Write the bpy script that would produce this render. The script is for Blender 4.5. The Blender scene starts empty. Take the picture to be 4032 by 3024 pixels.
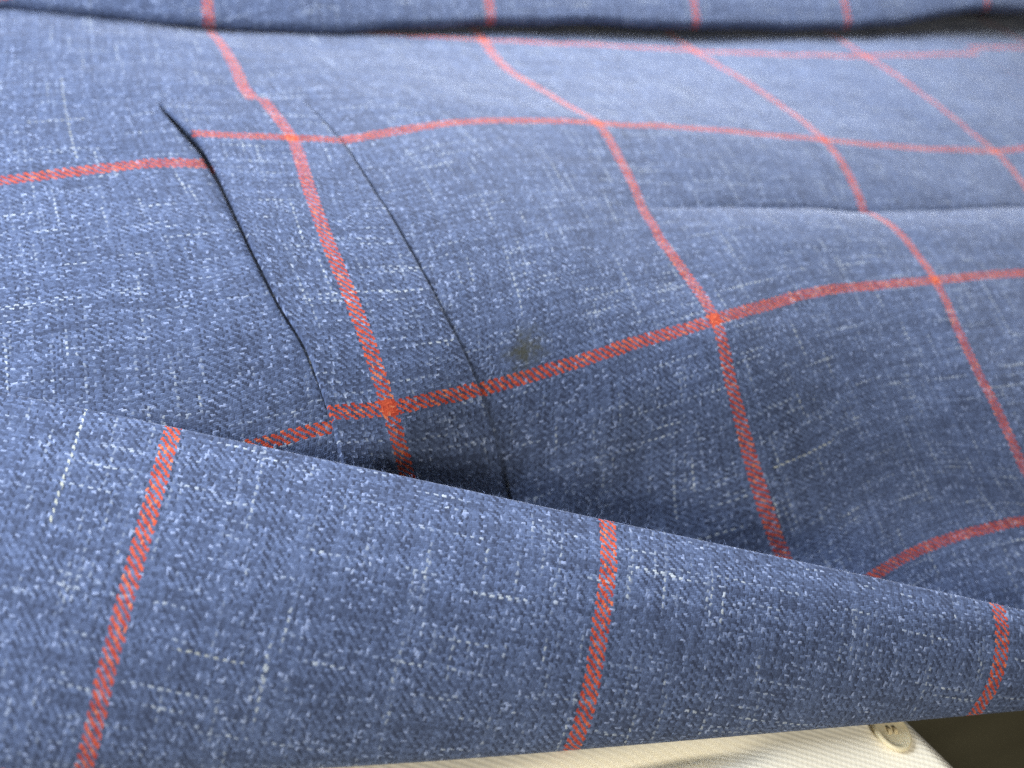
import bpy, math, random
import numpy as np

# ---------------------------------------------------------------- camera, light, exposure
S = bpy.context.scene
COL = bpy.context.collection
R = math.radians

cam_data = bpy.data.cameras.new('camera')
cam = bpy.data.objects.new('camera', cam_data)
COL.objects.link(cam)
cam.location = (-0.10274506, -0.17756315, 0.10757067)
cam.rotation_euler = (R(42.974), R(-9.506), R(-18.636))
cam_data.lens = 26.0
cam_data.sensor_width = 36.0
cam_data.clip_start = 0.005
cam_data.clip_end = 20.0
cam_data.dof.use_dof = True
cam_data.dof.focus_distance = 0.139
cam_data.dof.aperture_fstop = 9.0
S.camera = cam

world = bpy.data.worlds.new('World')
S.world = world
world.use_nodes = True
bg = world.node_tree.nodes['Background']
bg.inputs[0].default_value = (0.80, 0.88, 1.0, 1)
bg.inputs[1].default_value = 0.04

def area_lamp(name, loc, target, size, watts, colour):
    d = bpy.data.lights.new(name, 'AREA')
    d.shape = 'DISK'; d.size = size; d.energy = watts; d.color = colour
    o = bpy.data.objects.new(name, d); COL.objects.link(o)
    o.location = loc
    v = np.array(target) - np.array(loc)
    from mathutils import Vector
    o.rotation_euler = Vector(v).to_track_quat('-Z', 'Y').to_euler()
    return o

area_lamp('window_lamp', (0.10, 0.25, 0.26), (0.02, -0.07, 0.0), 0.30, 5.6, (0.92, 0.95, 1.0))
area_lamp('side_fill_lamp', (-0.46, 0.02, 0.24), (-0.10, -0.08, 0.0), 0.20, 5.6, (0.80, 0.87, 1.0))  # added cool fill, brightens the left of lapel and body; no window there
area_lamp('front_fill_lamp', (-0.12, -0.66, 0.40), (-0.02, -0.12, 0.0), 0.25, 3.2, (1.0, 0.95, 0.86))  # added warm fill, low in front, lifts shirt and lapel; not a ceiling fitting

S.view_settings.view_transform = 'Standard'
S.view_settings.look = 'None'
S.view_settings.gamma = 1.0
S.view_settings.exposure = 0.0
S.view_settings.use_curve_mapping = False
S.render.engine = 'CYCLES'
S.cycles.use_denoising = False
S.cycles.max_bounces = 6

# ---------------------------------------------------------------- cloth control points, centimetres
# one pane of the check = 8 cm; u runs along the cloth, v across it, both counted in panes
# BODY, LAPEL: (u, v, x, y, z); WELT: (x, y, u, v); edges: (x, y)
BODY = [
    (2, 0, -0.786, 7.817, -0.3),
    (2, 0.189, -0.942, 6.284, -0.15),
    (2, 0.37, -0.866, 4.816, 0.035),
    (2, 0.657, -0.46, 2.533, 0.402),
    (2, 0.875, -0.13, 0.804, 0.716),
    (2, 1, 0.001, -0.194, 0.9),
    (2, 1.23, -0.038, -1.984, 0.805),
    (2, 1.4, -0.138, -3.304, 0.731),
    (2, 1.533, -0.274, -4.335, 0.67),
    (2, 1.701, -0.365, -5.635, 0.584),
    (2, 1.837, -0.241, -6.688, 0.502),
    (2, 2, -0.209, -7.955, 0.4),
    (2, 2.191, -0.258, -9.316, -0.3),
    (2, 2.344, 0.007, -10.148, -1.15),
    (2, 2.555, 0.489, -11.172, -2.4),
    (2, 2.752, 0.991, -12.188, -3.5),
    (3, 0, 8.016, 7.555, -0.4),
    (3, 0.214, 8.286, 5.865, -0.246),
    (3, 0.495, 8.508, 3.633, -0.038),
    (3, 0.773, 8.557, 1.411, 0.177),
    (3, 1, 8.363, -0.394, 0.35),
    (3, 1.286, 8.056, -2.362, 0.313),
    (3, 1.545, 7.615, -4.119, 0.278),
    (3, 1.717, 7.541, -5.311, 0.249),
    (3, 1.848, 7.472, -6.225, 0.226),
    (3, 2, 7.259, -7.263, 0.2),
    (3, 2.169, 6.907, -8.553, 0),
    (3, 2.354, 6.713, -9.966, -0.4),
    (3, 2.509, 6.841, -11.091, -0.9),
    (3, 2.674, 7.033, -12.252, -1.5),
    (4, 0, 16.328, 7.091, -0.2),
    (4, 0.294, 16.126, 4.808, -0.005),
    (4, 0.634, 15.955, 2.155, 0.102),
    (4, 0.857, 16.089, 0.419, 0.018),
    (4, 1, 16.31, -0.674, -0.1),
    (4, 1.3, 15.932, -2.463, -0.1),
    (2.321, 0, 2.042, 7.798, -0.334),
    (2.651, 0, 4.95, 7.724, -0.367),
    (3.488, 0, 12.065, 7.236, -0.297),
    (4.475, 0, 20.01, 7.345, -0.2),
    (5, 0, 24.074, 7.671, -0.2),
    (1.09, 1, -7.31, -0.731, 0.8),
    (1.264, 1, -5.939, -0.358, 0.82),
    (1.448, 1, -4.483, -0.026, 0.84),
    (1.645, 1, -2.876, 0.052, 0.862),
    (1.83, 1, -1.371, -0.009, 0.882),
    (2.307, 1, 2.57, -0.109, 0.721),
    (2.653, 1, 5.465, -0.197, 0.53),
    (3.474, 1, 12.126, -0.659, 0.119),
    (1.25, 2, -5.72, -8.285, -0.5),
    (1.466, 2, -4.134, -8.239, -0.222),
    (1.737, 2, -2.142, -8.075, 0.103),
    (2.32, 2, 2.149, -7.48, 0.333),
    (2.633, 2, 4.499, -7.277, 0.271),
    (3.258, 2, 9.149, -7.173, 0.096),
    (3.5, 2, 10.923, -7.171, 0),
    (2.2, 3, 2.648, -13.223, -3.3),
    (2.373, 3, 3.776, -13.031, -3.065),
    (2.572, 3, 5.087, -12.985, -2.793),
    (2.719, 3, 6.056, -13.072, -2.585),
    (2.85, 3, 6.911, -13.183, -2.4),
    (1.315, 2.131, -5.481, -8.896, -1.3),
    (1.346, 2.305, -5.231, -9.553, -2.5),
    (1.358, 2.432, -5.132, -10.275, -3.2),
    (1.047, 2.094, -7.622, -8.924, -1.05),
    (1.07, 2.2, -7.439, -9.281, -1.8),
    (1.082, 2.279, -7.347, -9.653, -2.3),
    (1.634, 2.155, -2.931, -9.121, -0.75),
    (1.7, 2.353, -2.398, -9.936, -2),
    (1.747, 2.533, -2.024, -10.795, -3.1),
    (1, 0.2, -9.772, 6.535, -0.05),
    (1, 0.485, -9.473, 4.187, 0.213),
    (1, 0.72, -9.259, 2.245, 0.45),
    (0.22, 1, -14.893, -0.803, 0),
    (0.392, 1, -13.486, -0.81, 0.165),
    (0.572, 1, -12.019, -0.767, 0.33),
    (0.765, 1, -10.441, -0.881, 0.5),
    (0.67, 2, -10.279, -8.536, -0.95),
    (0.759, 2, -9.542, -8.479, -0.843),
    (0.84, 2, -8.878, -8.449, -0.75),
    (0.2, 0.1, -15.842, 8.753, -0.3),
    (0.579, 0.093, -13.035, 8.342, -0.3),
    (1, 0.085, -9.954, 7.677, -0.3),
    (1.36, 0.09, -7.369, 7.579, -0.3),
    (0.17, 1.78, -14.536, -6.665, -0.6),
    (0.35, 1.85, -13.075, -7.429, -0.55),
]
EDGE_A = [
    (-11.667, 2.351),
    (-11.092, 0.906),
    (-10.656, -0.182),
    (-10.334, -1.718),
    (-9.882, -4.411),
    (-9.519, -5.989),
    (-9.132, -7.034),
    (-8.989, -7.804),
    (-8.877, -8.295),
    (-8.793, -8.985),
    (-8.724, -9.464),
    (-8.513, -10.251),
]
EDGE_B = [
    (-8.059, 2.135),
    (-7.676, 0.582),
    (-7.337, -0.887),
    (-7.035, -2.829),
    (-6.667, -5.046),
    (-6.298, -6.934),
    (-5.829, -8.283),
    (-5.542, -8.909),
    (-5.243, -9.574),
    (-5.158, -10.061),
    (-5.044, -11.126),
]
WELT = [
    (-8.993, 1.854, 1, 0.706),
    (-8.719, 0.606, 1, 0.862),
    (-8.515, -0.501, 1, 1),
    (-8.443, -2.36, 1, 1.227),
    (-8.334, -4.33, 1, 1.467),
    (-8.134, -6.005, 1, 1.675),
    (-7.918, -7.378, 1, 1.852),
    (-7.745, -8.427, 1, 2),
    (-7.628, -8.944, 1, 2.091),
    (-7.489, -9.25, 1, 2.179),
    (-10.642, 0.106, 0.722, 1),
    (-9.688, -0.153, 0.846, 1),
    (-7.337, -0.887, 1.156, 1),
    (-8.877, -8.295, 0.857, 2),
    (-8.325, -8.363, 0.927, 2),
    (-6.792, -8.391, 1.119, 2),
    (-5.783, -8.307, 1.246, 2),
]
LAPEL = [
    (0.2, 0, -18.224, -4.562, -1.4),
    (0.2, 0.295, -18.334, -6.917, -1.5),
    (0.2, 0.592, -18.697, -9.21, -2),
    (0.2, 0.921, -19.074, -11.522, -3.2),
    (0.2, 1.095, -19.793, -10.798, -4.15),
    (0.2, 1.269, -20.511, -10.074, -5.099),
    (0.62, 0, -14.526, -6.782, -0.6),
    (0.62, 0.2, -14.7, -8.373, -0.55),
    (0.62, 0.451, -15.049, -10.333, -0.8),
    (0.62, 0.807, -15.648, -12.891, -1.9),
    (0.62, 0.979, -16.21, -12.191, -2.941),
    (0.62, 1.151, -16.772, -11.49, -3.983),
    (1, 0, -11.652, -8.336, -0.45),
    (1, 0.167, -12.01, -9.623, -0.4),
    (1, 0.339, -12.397, -10.929, -0.58),
    (1, 0.526, -12.871, -12.25, -1.1),
    (1, 0.723, -13.375, -13.444, -2),
    (1, 0.78, -13.504, -13.219, -2.369),
    (1, 0.878, -13.731, -12.826, -3.016),
    (1.5, 0, -8.051, -10.039, -0.5),
    (1.5, 0.147, -8.419, -11.157, -0.42),
    (1.5, 0.299, -8.872, -12.26, -0.62),
    (1.5, 0.459, -9.351, -13.275, -1.25),
    (1.5, 0.654, -9.867, -14.193, -2.4),
    (1.5, 0.709, -9.895, -13.989, -2.786),
    (1.5, 0.805, -9.944, -13.631, -3.461),
    (2, 0, -4.304, -11.841, -0.65),
    (2, 0.093, -4.533, -12.541, -0.55),
    (2, 0.197, -4.905, -13.26, -0.75),
    (2, 0.341, -5.289, -14.161, -1.35),
    (2, 0.44, -5.522, -14.691, -1.9),
    (2, 0.541, -5.773, -14.995, -2.6),
    (2, 0.593, -5.688, -14.818, -2.972),
    (2, 0.685, -5.539, -14.508, -3.623),
    (2.5, 0, -0.637, -13.429, -0.95),
    (2.5, 0.091, -0.995, -14.057, -0.9),
    (2.5, 0.196, -1.402, -14.731, -1.2),
    (2.5, 0.306, -1.626, -15.279, -1.85),
    (2.5, 0.44, -1.813, -15.74, -2.8),
    (2.5, 0.491, -1.643, -15.59, -3.137),
    (2.5, 0.579, -1.345, -15.327, -3.726),
    (3, 0, 3.177, -15.085, -1.3),
    (3, 0.05, 3.001, -15.44, -1.3),
    (3, 0.137, 2.775, -15.972, -1.7),
    (3, 0.21, 2.614, -16.309, -2.15),
    (3, 0.31, 2.51, -16.563, -2.9),
    (3, 0.359, 2.743, -16.437, -3.191),
    (3, 0.446, 3.151, -16.218, -3.701),
    (3.45, 0, 6.714, -16.753, -1.6),
    (3.45, 0.039, 6.527, -17.002, -1.6),
    (3.45, 0.088, 6.436, -17.244, -1.9),
    (3.45, 0.198, 6.759, -17.416, -2.7),
    (3.45, 0.246, 7.033, -17.31, -2.948),
    (3.45, 0.33, 7.512, -17.124, -3.382),
]
SLEEVE = [
    (-19.318, 9.042, -0.36),
    (-15.873, 8.896, -0.36),
    (-13.118, 8.646, -0.36),
    (-10.055, 7.942, -0.36),
    (-7.344, 7.786, -0.36),
    (-4.37, 7.962, -0.32),
    (-1.415, 8.378, -0.25),
    (2.303, 8.618, -0.1),
    (7.455, 8.755, -0.1),
    (13.312, 8.91, -0.1),
    (17.832, 9.186, 0),
    (21.865, 9.812, 0.2),
    (23.257, 10.017, 0.55),
    (26.234, 10.273, 0.6),
    (32.169, 10.819, 0.6),
]
SLEEVE_U = [
    (-10.046, 7.374, 0),
    (-0.412, 7.729, 0.4),
    (8.523, 8.476, 0.4),
    (16.566, 8.911, 0.4),
    (25.672, 10.289, 0.9),
]
BUTTON = [
    (0.84, -16.433, -3.4),
]

# ---------------------------------------------------------------- helpers
def tps_fit(src, dst, smooth=1e-4):
    src = np.asarray(src, float); dst = np.asarray(dst, float)
    n = len(src)
    d2 = ((src[:, None] - src[None]) ** 2).sum(-1)
    K = 0.5 * d2 * np.log(d2 + 1e-12) + smooth * np.eye(n)
    P = np.c_[np.ones(n), src]
    A = np.zeros((n + 3, n + 3)); A[:n, :n] = K; A[:n, n:] = P; A[n:, :n] = P.T
    return src, np.linalg.solve(A, np.r_[dst, np.zeros((3, dst.shape[1]))])

def tps(fit, q):
    src, w = fit
    q = np.asarray(q, float); out = np.empty((len(q), w.shape[1]))
    for a in range(0, len(q), 40000):
        c = q[a:a + 40000]
        d2 = ((c[:, None] - src[None]) ** 2).sum(-1)
        out[a:a + 40000] = 0.5 * d2 * np.log(d2 + 1e-12) @ w[:len(src)] + np.c_[np.ones(len(c)), c] @ w[len(src):]
    return out

def resample(poly, n):
    p = np.asarray(poly, float)
    s = np.r_[0, np.cumsum(np.linalg.norm(np.diff(p, axis=0), axis=1))]
    # smooth the corners of the polyline before sampling it
    t = np.linspace(0, s[-1], n)
    f = np.linspace(0, s[-1], 400)
    q = np.stack([np.interp(f, s, p[:, k]) for k in range(p.shape[1])], 1)
    ker = np.hanning(41); ker /= ker.sum()
    pad = np.r_[2 * q[:1] - q[20:0:-1], q, 2 * q[-1:] - q[-2:-22:-1]]
    q = np.stack([np.convolve(pad[:, k], ker, 'valid') for k in range(p.shape[1])], 1)
    return np.stack([np.interp(t, f, q[:, k]) for k in range(p.shape[1])], 1)

def side_of(poly, xy):
    """signed distance to a polyline (+ on its left when walking along it) and the fraction along it"""
    p = np.asarray(poly, float); best = np.full(len(xy), 1e9); sg = np.zeros(len(xy)); fr = np.zeros(len(xy))
    for k in range(len(p) - 1):
        d = p[k + 1] - p[k]; L = np.hypot(*d); r = xy - p[k]
        t = np.clip(r @ d / L ** 2, 0, 1)
        e = r - t[:, None] * d; dist = np.hypot(e[:, 0], e[:, 1])
        cr = d[0] * r[:, 1] - d[1] * r[:, 0]
        m = dist < best
        best[m] = dist[m]; sg[m] = np.sign(cr[m]); fr[m] = (k + t[m]) / (len(p) - 1)
    return best * sg, fr

def ripple(x, y, seed, n=10, lo=1.2, hi=4.5):
    """small soft unevenness of lying cloth, about -1 to 1"""
    g = np.random.RandomState(seed); z = np.zeros_like(x)
    for _ in range(n):
        lam = g.uniform(lo, hi); a = g.uniform(0, 2 * np.pi)
        z += np.sin((x * np.cos(a) + y * np.sin(a)) * 2 * np.pi / lam + g.uniform(0, 6.28)) * lam / hi
    return z / math.sqrt(n)

def smoothstep(a, b, x):
    t = np.clip((x - a) / (b - a), 0, 1)
    return t * t * (3 - 2 * t)

def sheet(name, P, UV, material, parent, flip=False):
    """grid of points (rows, cols, 3) in cm -> one smooth mesh object with its fabric coordinates"""
    r, c = P.shape[:2]
    idx = np.arange(r * c).reshape(r, c)
    q = np.stack([idx[:-1, :-1], idx[1:, :-1], idx[1:, 1:], idx[:-1, 1:]], -1).reshape(-1, 4)
    if flip: q = q[:, ::-1]
    me = bpy.data.meshes.new(name)
    me.vertices.add(r * c); me.vertices.foreach_set('co', (P.reshape(-1, 3) * 0.01).astype(np.float32).ravel())
    me.loops.add(q.size); me.loops.foreach_set('vertex_index', q.astype(np.int32).ravel())
    me.polygons.add(len(q)); me.polygons.foreach_set('loop_start', np.arange(0, q.size, 4, dtype=np.int32))
    me.update(calc_edges=True)
    me.polygons.foreach_set('use_smooth', np.ones(len(q), bool))
    if UV is not None:
        l = me.uv_layers.new(name='fabric')
        l.data.foreach_set('uv', UV.reshape(-1, 2)[q.ravel()].astype(np.float32).ravel())
    me.validate()
    o = bpy.data.objects.new(name, me); COL.objects.link(o)
    me.materials.append(material)
    if parent is not None: o.parent = parent
    return o

def thing(name, label, cat):
    o = bpy.data.objects.new(name, None); COL.objects.link(o)
    o['label'] = label; o['category'] = cat
    o.empty_display_size = 0.02
    return o

# ---------------------------------------------------------------- materials
class Nodes:
    def __init__(self, name):
        self.mat = bpy.data.materials.new(name); self.mat.use_nodes = True
        self.t = self.mat.node_tree; self.bsdf = self.t.nodes['Principled BSDF']
    def put(self, sock, v):
        if isinstance(v, bpy.types.NodeSocket): self.t.links.new(v, sock)
        else: sock.default_value = v
    def m(self, op, a, b=0.0, c=0.0):
        n = self.t.nodes.new('ShaderNodeMath'); n.operation = op
        self.put(n.inputs[0], a); self.put(n.inputs[1], b); self.put(n.inputs[2], c)
        return n.outputs[0]
    def uv(self):
        n = self.t.nodes.new('ShaderNodeUVMap'); n.uv_map = 'fabric'
        s = self.t.nodes.new('ShaderNodeSeparateXYZ'); self.t.links.new(n.outputs[0], s.inputs[0])
        return s.outputs[0], s.outputs[1]
    def vec(self, x, y, z=0.0):
        n = self.t.nodes.new('ShaderNodeCombineXYZ')
        for k, v in enumerate((x, y, z)): self.put(n.inputs[k], v)
        return n.outputs[0]
    def noise(self, vec, scale=1.0, detail=1.0, rough=0.5):
        n = self.t.nodes.new('ShaderNodeTexNoise'); n.inputs['Scale'].default_value = scale
        n.inputs['Detail'].default_value = detail; n.inputs['Roughness'].default_value = rough
        self.put(n.inputs['Vector'], vec)
        return n.outputs[0]
    def white(self, vec):
        n = self.t.nodes.new('ShaderNodeTexWhiteNoise'); n.noise_dimensions = '3D'
        self.put(n.inputs['Vector'], vec)
        return n.outputs[0]
    def ramp(self, v, a, b):
        n = self.t.nodes.new('ShaderNodeMapRange'); n.interpolation_type = 'SMOOTHSTEP'
        self.put(n.inputs[0], v); n.inputs[1].default_value = a; n.inputs[2].default_value = b
        return n.outputs[0]
    def mix(self, f, a, b):
        n = self.t.nodes.new('ShaderNodeMix'); n.data_type = 'RGBA'
        self.put(n.inputs[0], f)
        for s, v in ((n.inputs[6], a), (n.inputs[7], b)):
            self.put(s, v if isinstance(v, bpy.types.NodeSocket) else (*v, 1.0))
        return n.outputs[2]
    def fmix(self, f, a, b):
        return self.m('ADD', self.m('MULTIPLY', a, self.m('SUBTRACT', 1.0, f)), self.m('MULTIPLY', b, f))
    def bump(self, h, dist, strength=1.0):
        n = self.t.nodes.new('ShaderNodeBump'); n.inputs['Strength'].default_value = strength
        n.inputs['Distance'].default_value = dist
        self.t.links.new(h, n.inputs['Height']); self.t.links.new(n.outputs[0], self.bsdf.inputs['Normal'])
    def finish(self, colour, rough, sheen=0.0):
        self.put(self.bsdf.inputs['Base Color'], colour)
        self.bsdf.inputs['Roughness'].default_value = rough
        self.bsdf.inputs['Specular IOR Level'].default_value = 0.25
        self.bsdf.inputs['Sheen Weight'].default_value = sheen
        self.bsdf.inputs['Sheen Roughness'].default_value = 0.28
        return self.mat

YARNS = 208.0      # yarns per pane of the check

def windowpane_cloth(name, stain=None, seed=0.0, slubs=()):
    """two-and-two twill: blue mixture yarns with pale slubs, red yarns forming the windowpane check"""
    N = Nodes(name)
    u, v = N.uv()
    wob = N.noise(N.vec(N.m('MULTIPLY', u, 60.0), N.m('MULTIPLY', v, 60.0), seed), 1.0, 2.0)
    wob2 = N.noise(N.vec(N.m('MULTIPLY', u, 60.0), N.m('MULTIPLY', v, 60.0), seed + 7.7), 1.0, 2.0)
    U = N.m('ADD', N.m('MULTIPLY', u, YARNS), N.m('MULTIPLY', N.m('SUBTRACT', wob, 0.5), 2.4))
    V = N.m('ADD', N.m('MULTIPLY', v, YARNS), N.m('MULTIPLY', N.m('SUBTRACT', wob2, 0.5), 2.4))
    i = N.m('FLOOR', U); j = N.m('FLOOR', V)
    ph = N.m('FLOORED_MODULO', N.m('SUBTRACT', i, j), 4.0)
    warp_up = N.m('LESS_THAN', ph, 1.5)
    # a float is two crossings long: position along it, and an id shared by both crossings
    sw = N.m('FLOORED_MODULO', N.m('SUBTRACT', V, N.m('SUBTRACT', i, 1.0)), 4.0)
    sf = N.m('FLOORED_MODULO', N.m('SUBTRACT', U, N.m('ADD', j, 2.0)), 4.0)
    wid = N.vec(i, N.m('FLOOR', N.m('DIVIDE', N.m('SUBTRACT', V, N.m('SUBTRACT', i, 1.0)), 4.0)), 3.3 + seed)
    fid = N.vec(N.m('FLOOR', N.m('DIVIDE', N.m('SUBTRACT', U, N.m('ADD', j, 2.0)), 4.0)), j, 9.1 + seed)
    rw = N.white(wid); rf = N.white(fid)
    # the yarns are uneven: shade drifts along each yarn, and thick pale slubs come and go
    slw = N.noise(N.vec(N.m('MULTIPLY', V, 0.019), N.m('MULTIPLY', i, 3.17), 1.7 + seed), 1.0, 2.0)
    slf = N.noise(N.vec(N.m('MULTIPLY', U, 0.019), N.m('MULTIPLY', j, 3.17), 5.2 + seed), 1.0, 2.0)
    patch = N.noise(N.vec(u, v, seed + 2.0), 7.0, 3.0)          # clusters of paler yarn
    def yarn(r, sl, dark, mid, pale_edge):
        f = N.m('ADD', N.m('MULTIPLY', N.m('SUBTRACT', sl, 0.5), 2.6), N.m('MULTIPLY', r, 0.58))
        c = N.mix(N.ramp(f, -0.25, 0.95), dark, mid)
        lim = N.m('ADD', sl, N.m('MULTIPLY', N.m('SUBTRACT', patch, 0.5), 0.13))
        lim = N.m('ADD', lim, N.m('MULTIPLY', N.m('SUBTRACT', r, 0.5), 0.07))
        return N.mix(N.m('MULTIPLY', N.ramp(lim, pale_edge, pale_edge + 0.18), 0.56), N.mix(N.ramp(r, 0.94, 1.0), c, (0.19, 0.235, 0.36)), (0.46, 0.49, 0.46))
    blue_w = yarn(rw, slw, (0.020, 0.028, 0.056), (0.068, 0.096, 0.178), 0.628)
    blue_f = yarn(rf, slf, (0.032, 0.045, 0.086), (0.099, 0.136, 0.240), 0.618)
    # single thick pale yarns: (runs along v?, place across, from, to)
    def thick(along_v, at, a, b, base, w, k):
        x, y = (U, v) if along_v else (V, u)
        on = N.m('LESS_THAN', N.m('ABSOLUTE', N.m('SUBTRACT', x, at * YARNS)), w)
        on = N.m('MULTIPLY', on, N.m('MULTIPLY', N.m('GREATER_THAN', y, a), N.m('LESS_THAN', y, b)))
        return N.mix(N.m('MULTIPLY', on, k), base, (0.60, 0.61, 0.48))
    for (along_v, at, a, b, w, k) in slubs:
        if along_v: blue_w = thick(True, at, a, b, blue_w, w, k)
        else: blue_f = thick(False, at, a, b, blue_f, w, k)
    def red(r):
        c = N.mix(N.ramp(r, 0.0, 0.8), (0.25, 0.024, 0.012), (0.40, 0.060, 0.022))
        return N.mix(N.ramp(r, 0.82, 1.0), c, (0.45, 0.13, 0.055))
    def stripe(x):
        d = N.m('ABSOLUTE', N.m('SUBTRACT', N.m('FRACT', N.m('ADD', N.m('DIVIDE', N.m('ADD', x, 0.5), YARNS), 0.5)), 0.5))
        return N.m('LESS_THAN', N.m('MULTIPLY', d, YARNS), 4.2)
    cw = N.mix(stripe(i), blue_w, red(rw))
    cf = N.mix(stripe(j), blue_f, red(rf))
    col = N.mix(warp_up, cf, cw)
    if stain:
        d = N.m('SQRT', N.m('ADD', N.m('POWER', N.m('SUBTRACT', u, stain[0]), 2.0), N.m('POWER', N.m('SUBTRACT', v, stain[1]), 2.0)))
        d = N.m('ADD', d, N.m('MULTIPLY', N.m('SUBTRACT', N.noise(N.vec(u, v, 4.0), 34.0, 5.0, 0.75), 0.5), 0.22))
        col = N.mix(N.m('MULTIPLY', N.m('SUBTRACT', 1.0, N.ramp(d, -0.02, stain[2])), 0.85), col, (0.036, 0.036, 0.016))
    # yarn relief: round across the yarn, arched along the float
    def arch(frac, s):
        a = N.m('SUBTRACT', N.m('FRACT', frac), 0.5)
        a = N.m('SQRT', N.m('MAXIMUM', N.m('SUBTRACT', 1.0, N.m('MULTIPLY', N.m('MULTIPLY', a, a), 3.9)), 0.0))
        b = N.m('SINE', N.m('MULTIPLY', s, math.pi / 2))
        return N.m('MULTIPLY', a, N.m('ADD', N.m('MULTIPLY', N.m('MAXIMUM', b, 0.0), 0.7), 0.3))
    h = N.fmix(warp_up, N.m('MULTIPLY', arch(V, sf), N.m('ADD', 0.75, N.m('MULTIPLY', rf, 0.5))),
                        N.m('MULTIPLY', arch(U, sw), N.m('ADD', 0.65, N.m('MULTIPLY', rw, 0.5))))
    fib = N.noise(N.vec(U, V, seed), 2.2, 2.0)
    h = N.m('ADD', h, N.m('MULTIPLY', fib, 0.35))
    N.bump(h, 0.00014, 0.45)
    return N.finish(col, 0.85, 0.25)

cloth_body = windowpane_cloth('blue windowpane twill', stain=(1.375, 1.925, 0.095), seed=0.0, slubs=[(False, 2.47, 2.05, 2.27, 0.5, 0.5), (True, 0.42, 0.55, 0.95, 0.5, 0.3), (False, 0.76, 0.30, 0.47, 0.5, 0.3)])
cloth_lapel = windowpane_cloth('blue windowpane twill, lapel', seed=23.0, slubs=[(True, 0.806, 0.22, 0.53, 0.55, 0.5), (False, 0.70, 1.12, 1.27, 0.5, 0.35)])
cloth_sleeve = windowpane_cloth('blue windowpane twill, sleeve', seed=41.0)
cloth_welt = windowpane_cloth('blue windowpane twill, pocket welt', seed=57.0)

def cream_twill():
    N = Nodes('cream cotton twill')
    u, v = N.uv()
    d = N.m('ADD', N.m('MULTIPLY', u, 0.62), N.m('MULTIPLY', v, 1.0))
    wob = N.noise(N.vec(u, v, 0.0), 3.0, 2.0)
    w = N.m('SINE', N.m('MULTIPLY', N.m('ADD', d, N.m('MULTIPLY', wob, 0.05)), 2 * math.pi * 8.5))
    w2 = N.m('SINE', N.m('MULTIPLY', N.m('SUBTRACT', u, N.m('MULTIPLY', v, 0.6)), 2 * math.pi * 8.5))
    fine = N.noise(N.vec(u, v, 3.0), 30.0, 3.0)
    h = N.m('ADD', N.m('ADD', w, N.m('MULTIPLY', w2, 0.35)), N.m('MULTIPLY', fine, 0.8))
    col = N.mix(N.ramp(h, -1.2, 1.6), (0.84, 0.77, 0.59), (0.87, 0.81, 0.65))
    N.bump(h, 0.00006, 0.4)
    return N.finish(col, 0.8, 0.1)

def plain(name, colour, rough, var=0.15, scale=300.0, sss=0.0):
    N = Nodes(name)
    tc = N.t.nodes.new('ShaderNodeTexCoord')
    n = N.noise(tc.outputs['Object'], scale, 3.0)
    c2 = tuple(x * (1 - var) for x in colour)
    m = N.finish(N.mix(n, c2, colour), rough)
    N.bsdf.inputs['Specular IOR Level'].default_value = 0.5
    if sss: N.bsdf.inputs['Subsurface Weight'].default_value = sss; N.bsdf.inputs['Subsurface Radius'].default_value = (0.002, 0.0015, 0.001)
    return m

def table_wood():
    N = Nodes('dark brown wood')
    tc = N.t.nodes.new('ShaderNodeTexCoord')
    mp = N.t.nodes.new('ShaderNodeMapping'); mp.inputs['Scale'].default_value = (6, 60, 6)
    N.t.links.new(tc.outputs['Object'], mp.inputs[0])
    n = N.noise(mp.outputs[0], 3.0, 5.0)
    return N.finish(N.mix(n, (0.060, 0.054, 0.032), (0.110, 0.100, 0.062)), 0.5)

cream = cream_twill()
horn = plain('cream button plastic', (0.76, 0.66, 0.42), 0.4, 0.1, 200.0, 0.15)
thread_mat = plain('cream sewing thread', (0.72, 0.58, 0.32), 0.8, 0.3, 2500.0)
wood = table_wood()

# ---------------------------------------------------------------- the surface underneath
TABLE_Z = -8.0
gx, gy = np.meshgrid(np.linspace(-60, 80, 15), np.linspace(-70, 70, 15))
table = sheet('table', np.stack([gx, gy, np.full_like(gx, TABLE_Z)], -1), None, wood, None)
table['kind'] = 'structure'

# ---------------------------------------------------------------- blazer
blazer = thing('blazer', 'blue woven blazer with red windowpane check, breast pocket welt, lapel and folded sleeve', 'blazer')
blazer.location = (0, 0, TABLE_Z * 0.01)
bpy.context.view_layer.update()

def adopt(o):
    o.parent = blazer
    o.matrix_parent_inverse = blazer.matrix_world.inverted()
    return o

body_c = np.array(BODY)
lap_line = np.array([r[2:4] for r in LAPEL if r[1] == 0])
edge_a = resample(EDGE_A, 160); edge_b = resample(EDGE_B, 160)
anchors = []
for (au, av, az) in [(-1.5, -1.5, -2.0), (-1.5, 1.0, -2.2), (-1.2, 3.6, -3.5), (1.5, 4.2, -6.0), (3.2, 4.2, -5.5), (5.5, 3.6, -3.5), (7.0, 2.0, -1.0), (7.0, 0.0, -.5), (7.0, -1.5, -.8), (2.5, -1.8, -.8), (5, -1.6, -.8), (4.6, 2.2, -.6), (5.2, 1.0, -.3)]:
    anchors.append((au, av, 8 * (au - 2), -8 * (av - 1), az))
ctrl = np.r_[body_c, np.array(anchors)]
F_pos = tps_fit(ctrl[:, :2], ctrl[:, 2:], 3e-4)
F_inv = tps_fit(ctrl[:, 2:4], ctrl[:, :2], 3e-2)

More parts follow.
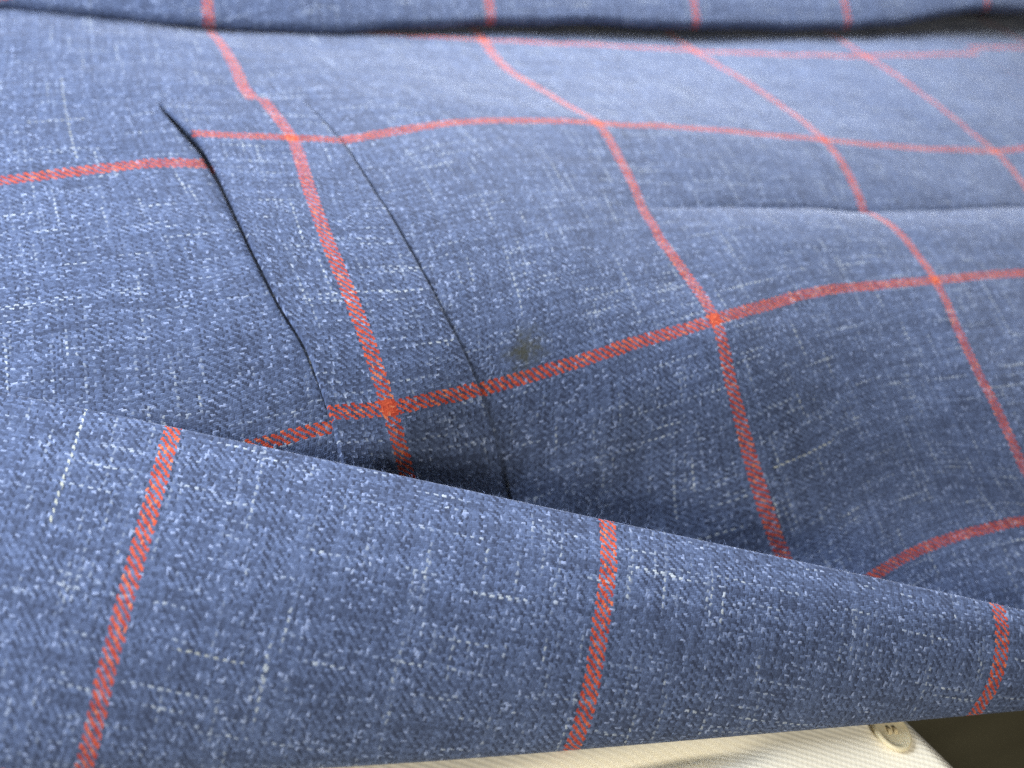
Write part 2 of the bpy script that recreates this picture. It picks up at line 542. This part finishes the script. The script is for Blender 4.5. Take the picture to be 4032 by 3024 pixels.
def body_point(uv, coarse=False):
    """the front of the blazer: smooth lie of the cloth, the dart, the dip at the pocket mouth, small unevenness"""
    P = tps(F_pos, uv)
    u, v = uv[:, 0], uv[:, 1]
    vd = 1.475 + 0.035 * np.clip(u - 2, 0, 1.2) - 0.01 * (u - 2) ** 2
    s = (v - vd) * 8.0
    fade = smoothstep(1.78, 2.5, u)
    P[:, 2] -= fade * np.where(s < 0, 0.34 * np.exp(s / 1.4), 0.34 * np.exp(-s / 0.75))
    P[:, 2] -= fade * 0.05 * np.exp(-(s / 0.09) ** 2)
    # belly of the chest between dart and lapel
    P[:, 2] += 0.10 * np.exp(-((v - 1.72) / 0.16) ** 2) * smoothstep(1.7, 2.4, u)
    da, fa = side_of(edge_a[::4], P[:, :2])
    amp = 0.30 * smoothstep(0.03, 0.20, fa) * (1 - 0.75 * smoothstep(0.3, 0.8, fa)) * (fa < 0.999)
    dip = np.where(da < 0, np.exp(da / 0.75), np.exp(-da / 1.1))
    P[:, 2] -= 0.55 * amp * dip
    # the open mouth of the pocket beside the welt
    wm = 0.032 * smoothstep(0.0, 0.10, fa) * (1 - smoothstep(0.13, 0.42, fa)) + 0.017 * smoothstep(0, 0.1, fa) * (1 - smoothstep(0.70, 0.95, fa)) + 0.004
    slit = np.where(da < 0, np.exp(-(np.abs(da) / wm) ** 3), np.exp(-(da / 0.22) ** 4)) * smoothstep(0.005, 0.06, fa) * (1 - smoothstep(0.70, 0.92, fa))
    P[:, 2] -= 0.40 * slit * (1 - 0.82 * smoothstep(0.12, 0.36, fa))
    db, fb = side_of(edge_b[::4], P[:, :2])
    P[:, 2] -= 0.05 * np.exp(-((db - 0.01) / 0.04) ** 2) * smoothstep(0.02, 0.12, fb)
    dl, fl = side_of(lap_line, P[:, :2])
    P[:, 2] -= 0.25 * np.exp(-np.abs(dl) / 0.9) * smoothstep(0.55, 1.15, u) * (1 - smoothstep(2.1, 2.9, u))
    P[:, 2] += 0.030 * ripple(P[:, 0], P[:, 1], 3) + 0.010 * ripple(P[:, 0], P[:, 1], 9, 14, 0.5, 1.3)
    return P

nu, nv = 890, 470
lap_edge = np.array([r[2:4] for r in LAPEL if r[1] == 0])
le_uv = tps(F_inv, lap_edge)
for _ in range(8):
    le_uv = le_uv + (lap_edge - tps(F_pos, le_uv)[:, :2]) * np.array([1 / 8, -1 / 8])
# the panel ends a little way in under the lapel
au = np.r_[np.linspace(-0.7, 0.45, 90)[:-1], np.linspace(0.45, 1.42, 381)[:-1], np.linspace(1.42, 6.4, nu - 469)]
v_end = np.interp(au, le_uv[:, 0], le_uv[:, 1]) + 0.16 - 0.32 * smoothstep(2.1, 2.9, au)
gu = np.broadcast_to(au, (nv, nu)); gv = -0.9 + (v_end + 0.9)[None] * np.linspace(0, 1, nv)[:, None]
UV = np.stack([gu, gv], -1)
BP = body_point(UV.reshape(-1, 2)).reshape(nv, nu, 3)
# the panel's outer edges fall to the table
def skirt(P, UV, hem=0.0):
    def ring(P, UV, axis, end):
        sl = [slice(None)] * 3; sl[axis] = slice(-1, None) if end else slice(0, 1)
        e = P[tuple(sl)].copy(); w = UV[tuple(sl)].copy()
        a, b = e.copy(), e.copy()
        a[..., 2] -= 0.4
        if axis == 0 and end and hem: b[..., 2] -= hem
        else: b[..., 2] = TABLE_Z
        if axis == 0 and end and hem: off = (0, 0.6, 0)
        elif axis == 0: off = (0, -1.0 if end else 1.0, 0)
        else: off = (1.0 if end else -1.0, 0, 0)
        a += np.array(off) * 0.4; b += np.array(off)
        wa, wb = w.copy(), w.copy()
        wa[..., 1 - axis] += (0.07 if end else -0.07); wb[..., 1 - axis] += (0.9 if end else -0.9)
        L = [P, a, b] if end else [b, a, P]
        M = [UV, wa, wb] if end else [wb, wa, UV]
        return np.concatenate(L, axis), np.concatenate(M, axis)
    for axis in (0, 1):
        for end in (False, True):
            P, UV = ring(P, UV, axis, end)
    return P, UV
# beyond the side seam the next panel is cut from another part of the cloth
UVT = UV.copy(); UVT[gu > 4.94] += np.array([0.42, 0.09])
SP, SUV = skirt(BP, UVT, 0.9)
front = adopt(sheet('front_panel', SP, SUV, cloth_body, None))

def body_z(xy):
    uv = tps(F_inv, xy)
    for _ in range(6):
        e = xy - tps(F_pos, uv)[:, :2]
        uv = uv + e * np.array([1 / 8, -1 / 8])
    return body_point(uv)

# breast pocket welt: a doubled strip, free along the pocket mouth, sewn down along its foot
na, nb = 420, 130
a_e = resample(EDGE_A, na); b_e = resample(EDGE_B, na)
bb = np.linspace(0, 1, nb)
W2 = a_e[:, None] * (1 - bb)[None, :, None] + b_e[:, None] * bb[None, :, None]
flat = W2.reshape(-1, 2)
base = tps(F_pos, np.zeros((1, 2)))  # warm-up
uvb = tps(F_inv, flat)
for _ in range(6):
    uvb = uvb + (flat - tps(F_pos, uvb)[:, :2]) * np.array([1 / 8, -1 / 8])
# the welt bridges the pocket mouth, so it follows the smooth lie without the dip
zs = tps(F_pos, uvb)[:, 2] + 0.030 * ripple(flat[:, 0], flat[:, 1], 3)
dl, fl = side_of(lap_line, flat)
zs = zs - 0.25 * np.exp(-np.abs(dl) / 0.9) * smoothstep(0.55, 1.15, uvb[:, 0]) * (1 - smoothstep(2.1, 2.9, uvb[:, 0]))
AA = np.repeat(np.linspace(0, 1, na), nb); BB = np.tile(bb, na)
wide = np.hypot(*(a_e - b_e).T).repeat(nb)
dA = BB * wide; dB = (1 - BB) * wide
lift = 0.05 + 0.03 * np.exp(-dA / 0.8) * smoothstep(0.0, 0.06, AA) * (1 - 0.5 * smoothstep(0.3, 0.8, AA))
top = smoothstep(0.0, 0.035, AA)
zw = zs + lift * top + 0.02 * top - 0.06 * (1 - top)
r_e = 0.07
for d in (dA, dB):
    t = np.clip(1 - d / r_e, 0, 1)
    zw -= (1 - np.sqrt(np.maximum(1 - t * t, 0))) * (0.10 if d is dA else 0.065)
zw += 0.008 * ripple(flat[:, 0], flat[:, 1], 15, 14, 0.5, 1.3)
wc = np.array(WELT)
wuv = tps(tps_fit(wc[:, :2], wc[:, 2:], 1e-2), flat)
welt = adopt(sheet('breast_pocket_welt', np.c_[flat, zw].reshape(na, nb, 3), wuv.reshape(na, nb, 2), cloth_welt, None, True))

# lapel: turned-back front, rounded sewn edge, rolling under towards the shirt
lc = np.array(LAPEL)
cols_u = sorted(set(lc[:, 0]))
tk = np.r_[np.linspace(0, 1, 41), np.linspace(1, 1.4, 13)[1:]]
stack = []
for cu in cols_u:
    c = lc[lc[:, 0] == cu]; k = len(c) - 3          # the last two points curl under, out of sight
    t = np.r_[c[:k + 1, 1] / c[k, 1], 1.2, 1.4]
    fine = np.stack([np.interp(tk, t, c[:, q]) for q in (1, 2, 3, 4)], 1)
    ker = np.array([1, 3, 5, 6, 5, 3, 1.]); ker /= ker.sum()
    for _ in range(3):
        pad = np.r_[2 * fine[:1] - fine[3:0:-1], fine, 2 * fine[-1:] - fine[-2:-5:-1]]
        sm = np.stack([np.convolve(pad[:, q], ker, 'valid') for q in range(4)], 1)
        fine = sm
    stack.append(fine)
stack = np.array(stack)                               # columns, rows, (v, x, y, z)
nu2, nv2 = 620, 300
lu = np.linspace(0.2, 3.45, nu2); tt = np.linspace(0, 1.4, nv2)
LQ = np.empty((nv2, nu2, 4))
for q in range(4):
    rowsq = np.stack([np.polyval(np.polyfit(np.array(cols_u) - 1.8, stack[:, r, q], 5), lu - 1.8) for r in range(len(tk))])
    for n in range(nu2): LQ[:, n, q] = np.interp(tt, tk, rowsq[:, n])
LUV = np.stack([np.broadcast_to(lu, (nv2, nu2)), LQ[..., 0]], -1)
LP = LQ[..., 1:].reshape(-1, 3).copy()
LP[:, 2] += 0.012 * ripple(LP[:, 0], LP[:, 1], 21, 10, 3.0, 8.0) + 0.004 * ripple(LP[:, 0], LP[:, 1], 22, 14, 0.5, 1.3)
LP = LP.reshape(nv2, nu2, 3)
# turned edge: half circle and underside
rows, ruv = [], []
edge = LP[0]; inward = LP[6] - LP[0]; inward /= np.linalg.norm(inward, axis=1)[:, None]
rad = 0.085
for k in range(1, 10):
    a = math.pi * k / 9
    rows.append(edge - inward * rad * math.sin(a) - np.array([0, 0, rad * (1 - math.cos(a))]))
    ruv.append(np.stack([lu, np.full_like(lu, -rad * a / 8)], -1))
for k in (6, 20, 45, 75):
    d = np.linalg.norm(LP[k] - LP[0], axis=1)
    rows.append(LP[k] - np.array([0, 0, 2 * rad]))
    ruv.append(np.stack([lu, -(rad * math.pi + d) / 8], -1))
LP = np.concatenate([np.array(rows[::-1]), LP]); LUV = np.concatenate([np.array(ruv[::-1]), LUV]) + np.array([0.0, 0.235])
lapel = adopt(sheet('lapel', LP, LUV, cloth_lapel, None))

# sleeve folded over the far side: a flattened tube
sp = np.array(SLEEVE)
ns, na2 = 700, 180
xs = np.linspace(sp[0, 0], sp[-1, 0], ns)
sp_s = resample(sp, 500)
yc = np.interp(xs, sp_s[:, 0], sp_s[:, 1]); zc = np.interp(xs, sp_s[:, 0], sp_s[:, 2])
ang = np.linspace(-2.4, 2.4, na2)           # 0 faces the viewer's side, positive turns over the top
su = np.array(SLEEVE_U)
u_of_x = np.interp(xs, np.r_[su[0, 0] - 16, su[:, 0], su[-1, 0] + 16], [-1, 1, 2, 3, 4, 5, 7])
SPT = np.zeros((ns, na2, 3)); SUVT = np.zeros((ns, na2, 2))
# section from underneath, round the fold and up over the flat of the sleeve
r_f = 0.24
sec = [(a, None) for a in np.linspace(-1.9, 0.98, 70)]
py, pz, ps = [], [], []
for a, _ in sec:
    py.append(r_f * (1 - math.cos(a))); pz.append(r_f * (1 + math.sin(a))); ps.append(r_f * (a + math.pi / 2))
step = 7.0 / (na2 - 70)
for k in range(na2 - 70):
    t = k / (na2 - 71)
    sl_a = math.radians(34 - 46 * t)
    py.append(py[-1] + step * math.cos(sl_a)); pz.append(pz[-1] + step * math.sin(sl_a)); ps.append(ps[-1] + step)
for k in range(na2):
    SPT[:, k, 0] = xs
    SPT[:, k, 1] = yc + py[k]
    SPT[:, k, 2] = zc + pz[k]
    SUVT[:, k, 0] = u_of_x - 0.006 * ps[k]
    SUVT[:, k, 1] = (0.60 + 0.34 * np.minimum(xs + 15.8, 9.0) - ps[k]) / 8
f2 = SPT.reshape(-1, 3)
f2[:, 2] += 0.06 * ripple(f2[:, 0], f2[:, 1], 31, 10, 2.0, 7.0)
f2[:, 1] += 0.05 * ripple(f2[:, 0], f2[:, 2], 32, 10, 2.0, 7.0)
sleeve = adopt(sheet('sleeve', f2.reshape(ns, na2, 3), SUVT, cloth_sleeve, None, True))

# ---------------------------------------------------------------- shirt under the lapel
shirt = thing('shirt', 'cream cotton twill shirt with one pale button showing below the blue lapel', 'shirt')
shirt.location = (0, -0.15, TABLE_Z * 0.01)
bpy.context.view_layer.update()
def shirt_z(x, y):
    z = -3.4 - 4.5 * smoothstep(1.3, 4.2, x + 0.35 * (y + 16.5)) + 0.06 * ripple(x, y, 51, 8, 3.0, 8.0)
    # towards the blazer it dips away beneath the front panel
    z = z - 3.4 * smoothstep(0.0, 1.8, y + 12.3 + 0.24 * (x + 11))
    z = np.maximum(z, TABLE_Z + 0.1)
    # a soft fold running under the lapel
    d = (y + 15.30) + 0.14 * (x + 4.9)
    z -= 0.45 * np.exp(-(d / 0.22) ** 2) * smoothstep(-8.5, -5.5, x) * (1 - smoothstep(-3.6, -1.2, x))
    return z
gx, gy = np.meshgrid(np.linspace(-22, 4.1, 390), np.linspace(-24, -9, 260))
SH = np.stack([gx, gy, shirt_z(gx, gy)], -1)
SHUV = np.stack([gx, gy], -1)
SH, SHUV = skirt(SH[::-1], SHUV[::-1])
o = sheet('shirt_front', SH, SHUV, cream, None)
o.parent = shirt; o.matrix_parent_inverse = shirt.matrix_world.inverted()

# button: turned disc with raised rim, dished middle, four holes; thread crosses the holes
import bmesh
from mathutils import Vector, Matrix
bx, by = BUTTON[0][0] + 0.05, BUTTON[0][1] + 0.22
bzc = float(shirt_z(np.array([bx]), np.array([by]))[0])
def lathe(profile, n=64):
    bm = bmesh.new(); prev = None; first = None
    for r, z in profile:
        ring = [bm.verts.new((r * math.cos(2 * math.pi * k / n), r * math.sin(2 * math.pi * k / n), z)) for k in range(n)] if r > 1e-6 else [bm.verts.new((0, 0, z))]
        if prev:
            for k in range(n):
                a, b = prev[k % len(prev)], prev[(k + 1) % len(prev)]
                c, d = ring[(k + 1) % len(ring)], ring[k % len(ring)]
                vs = []
                for q in (a, b, c, d):
                    if q not in vs: vs.append(q)
                if len(vs) > 2: bm.faces.new(vs)
        prev = ring
    return bm
def finish(name, bm, mat, parent, M=Matrix()):
    me = bpy.data.meshes.new(name); bm.transform(M); bmesh.ops.recalc_face_normals(bm, faces=bm.faces); bm.to_mesh(me); bm.free()
    for p in me.polygons: p.use_smooth = True
    o = bpy.data.objects.new(name, me); COL.objects.link(o); me.materials.append(mat)
    o.parent = parent
    return o
cmv = 0.01
prof = [(0, .02), (.15, .02), (.47, .0), (.50, .04), (.505, .10), (.49, .16), (.455, .185), (.41, .175), (.375, .14), (.30, .11), (.15, .095), (0, .09)]
bm = lathe([(r * 0.82 * cmv, z * 0.62 * cmv) for r, z in prof])
tilt = Matrix.Translation((bx * cmv, by * cmv, (bzc + 0.03) * cmv)) @ Matrix.Rotation(R(8), 4, 'Y') @ Matrix.Rotation(R(-4), 4, 'X')
button = finish('button', bm, horn, None, tilt)
button.parent = shirt; button.matrix_parent_inverse = shirt.matrix_world.inverted()
def tube(p0, p1, r, rise, n=10, m=8):
    bm = bmesh.new(); prev = None
    p0, p1 = Vector(p0), Vector(p1); d = (p1 - p0).normalized(); side = d.cross(Vector((0, 0, 1))).normalized()
    for k in range(n + 1):
        t = k / n; c = p0.lerp(p1, t) + Vector((0, 0, rise * math.sin(math.pi * t)))
        ring = [bm.verts.new(c + side * r * math.cos(2 * math.pi * q / m) + Vector((0, 0, 1)) * r * math.sin(2 * math.pi * q / m)) for q in range(m)]
        if prev:
            for q in range(m): bm.faces.new((prev[q], prev[(q + 1) % m], ring[(q + 1) % m], ring[q]))
        prev = ring
    return bm
for s in (-1, 1):
    for e in (-.02, .02):
        h = .045
        bm = tube((( s * .075 + e) * cmv, -.085 * cmv, h * cmv), ((s * .075 + e) * cmv, .085 * cmv, h * cmv), .022 * cmv, .05 * cmv)
        t = finish('button_thread', bm, thread_mat, button, tilt @ Matrix.Rotation(R(-12), 4, 'Z'))
        t.matrix_parent_inverse = shirt.matrix_world.inverted() @ Matrix()
        t.matrix_parent_inverse = button.matrix_world.inverted()

# stray fibres standing off the lapel edge and the pocket edge: far too many and too fine to count
rng = np.random.RandomState(5)
fv, ff = [], []
def fibre(p, d, length, r):
    d = d / np.linalg.norm(d)
    side = np.cross(d, rng.normal(size=3)); side /= np.linalg.norm(side)
    up = np.cross(d, side); bend = rng.normal(size=3) * 0.45
    b = len(fv)
    for k in range(5):
        t = k / 4
        c = p + (d + bend * t) * length * t
        w = r * (1 - 0.6 * t)
        for a in range(3):
            fv.append((c + side * w * math.cos(a * 2.0944) + up * w * math.sin(a * 2.0944)) * 0.01)
    for k in range(4):
        for a in range(3):
            ff.append((b + k * 3 + a, b + k * 3 + (a + 1) % 3, b + k * 3 + 3 + (a + 1) % 3, b + k * 3 + 3 + a))
for _ in range(320):
    n = rng.randint(20, nu2 - 5)
    fibre(edge[n] - inward[n] * rad * 0.9 - np.array([0, 0, rad * rng.uniform(0.1, 0.9)]), -inward[n] * rng.uniform(.2, 1) + rng.normal(size=3) * 0.7 + np.array([0, 0, .5]), rng.uniform(0.03, 0.09), 0.0022)
me = bpy.data.meshes.new('edge_fibres'); me.from_pydata([tuple(p) for p in fv], [], ff); me.update()
fuzz = bpy.data.objects.new('edge_fibres', me); COL.objects.link(fuzz)
me.materials.append(plain('blue wool fibre', (0.16, 0.21, 0.36), 0.9))
fuzz['kind'] = 'stuff'
fuzz.parent = lapel; fuzz.matrix_parent_inverse = lapel.matrix_world.inverted()
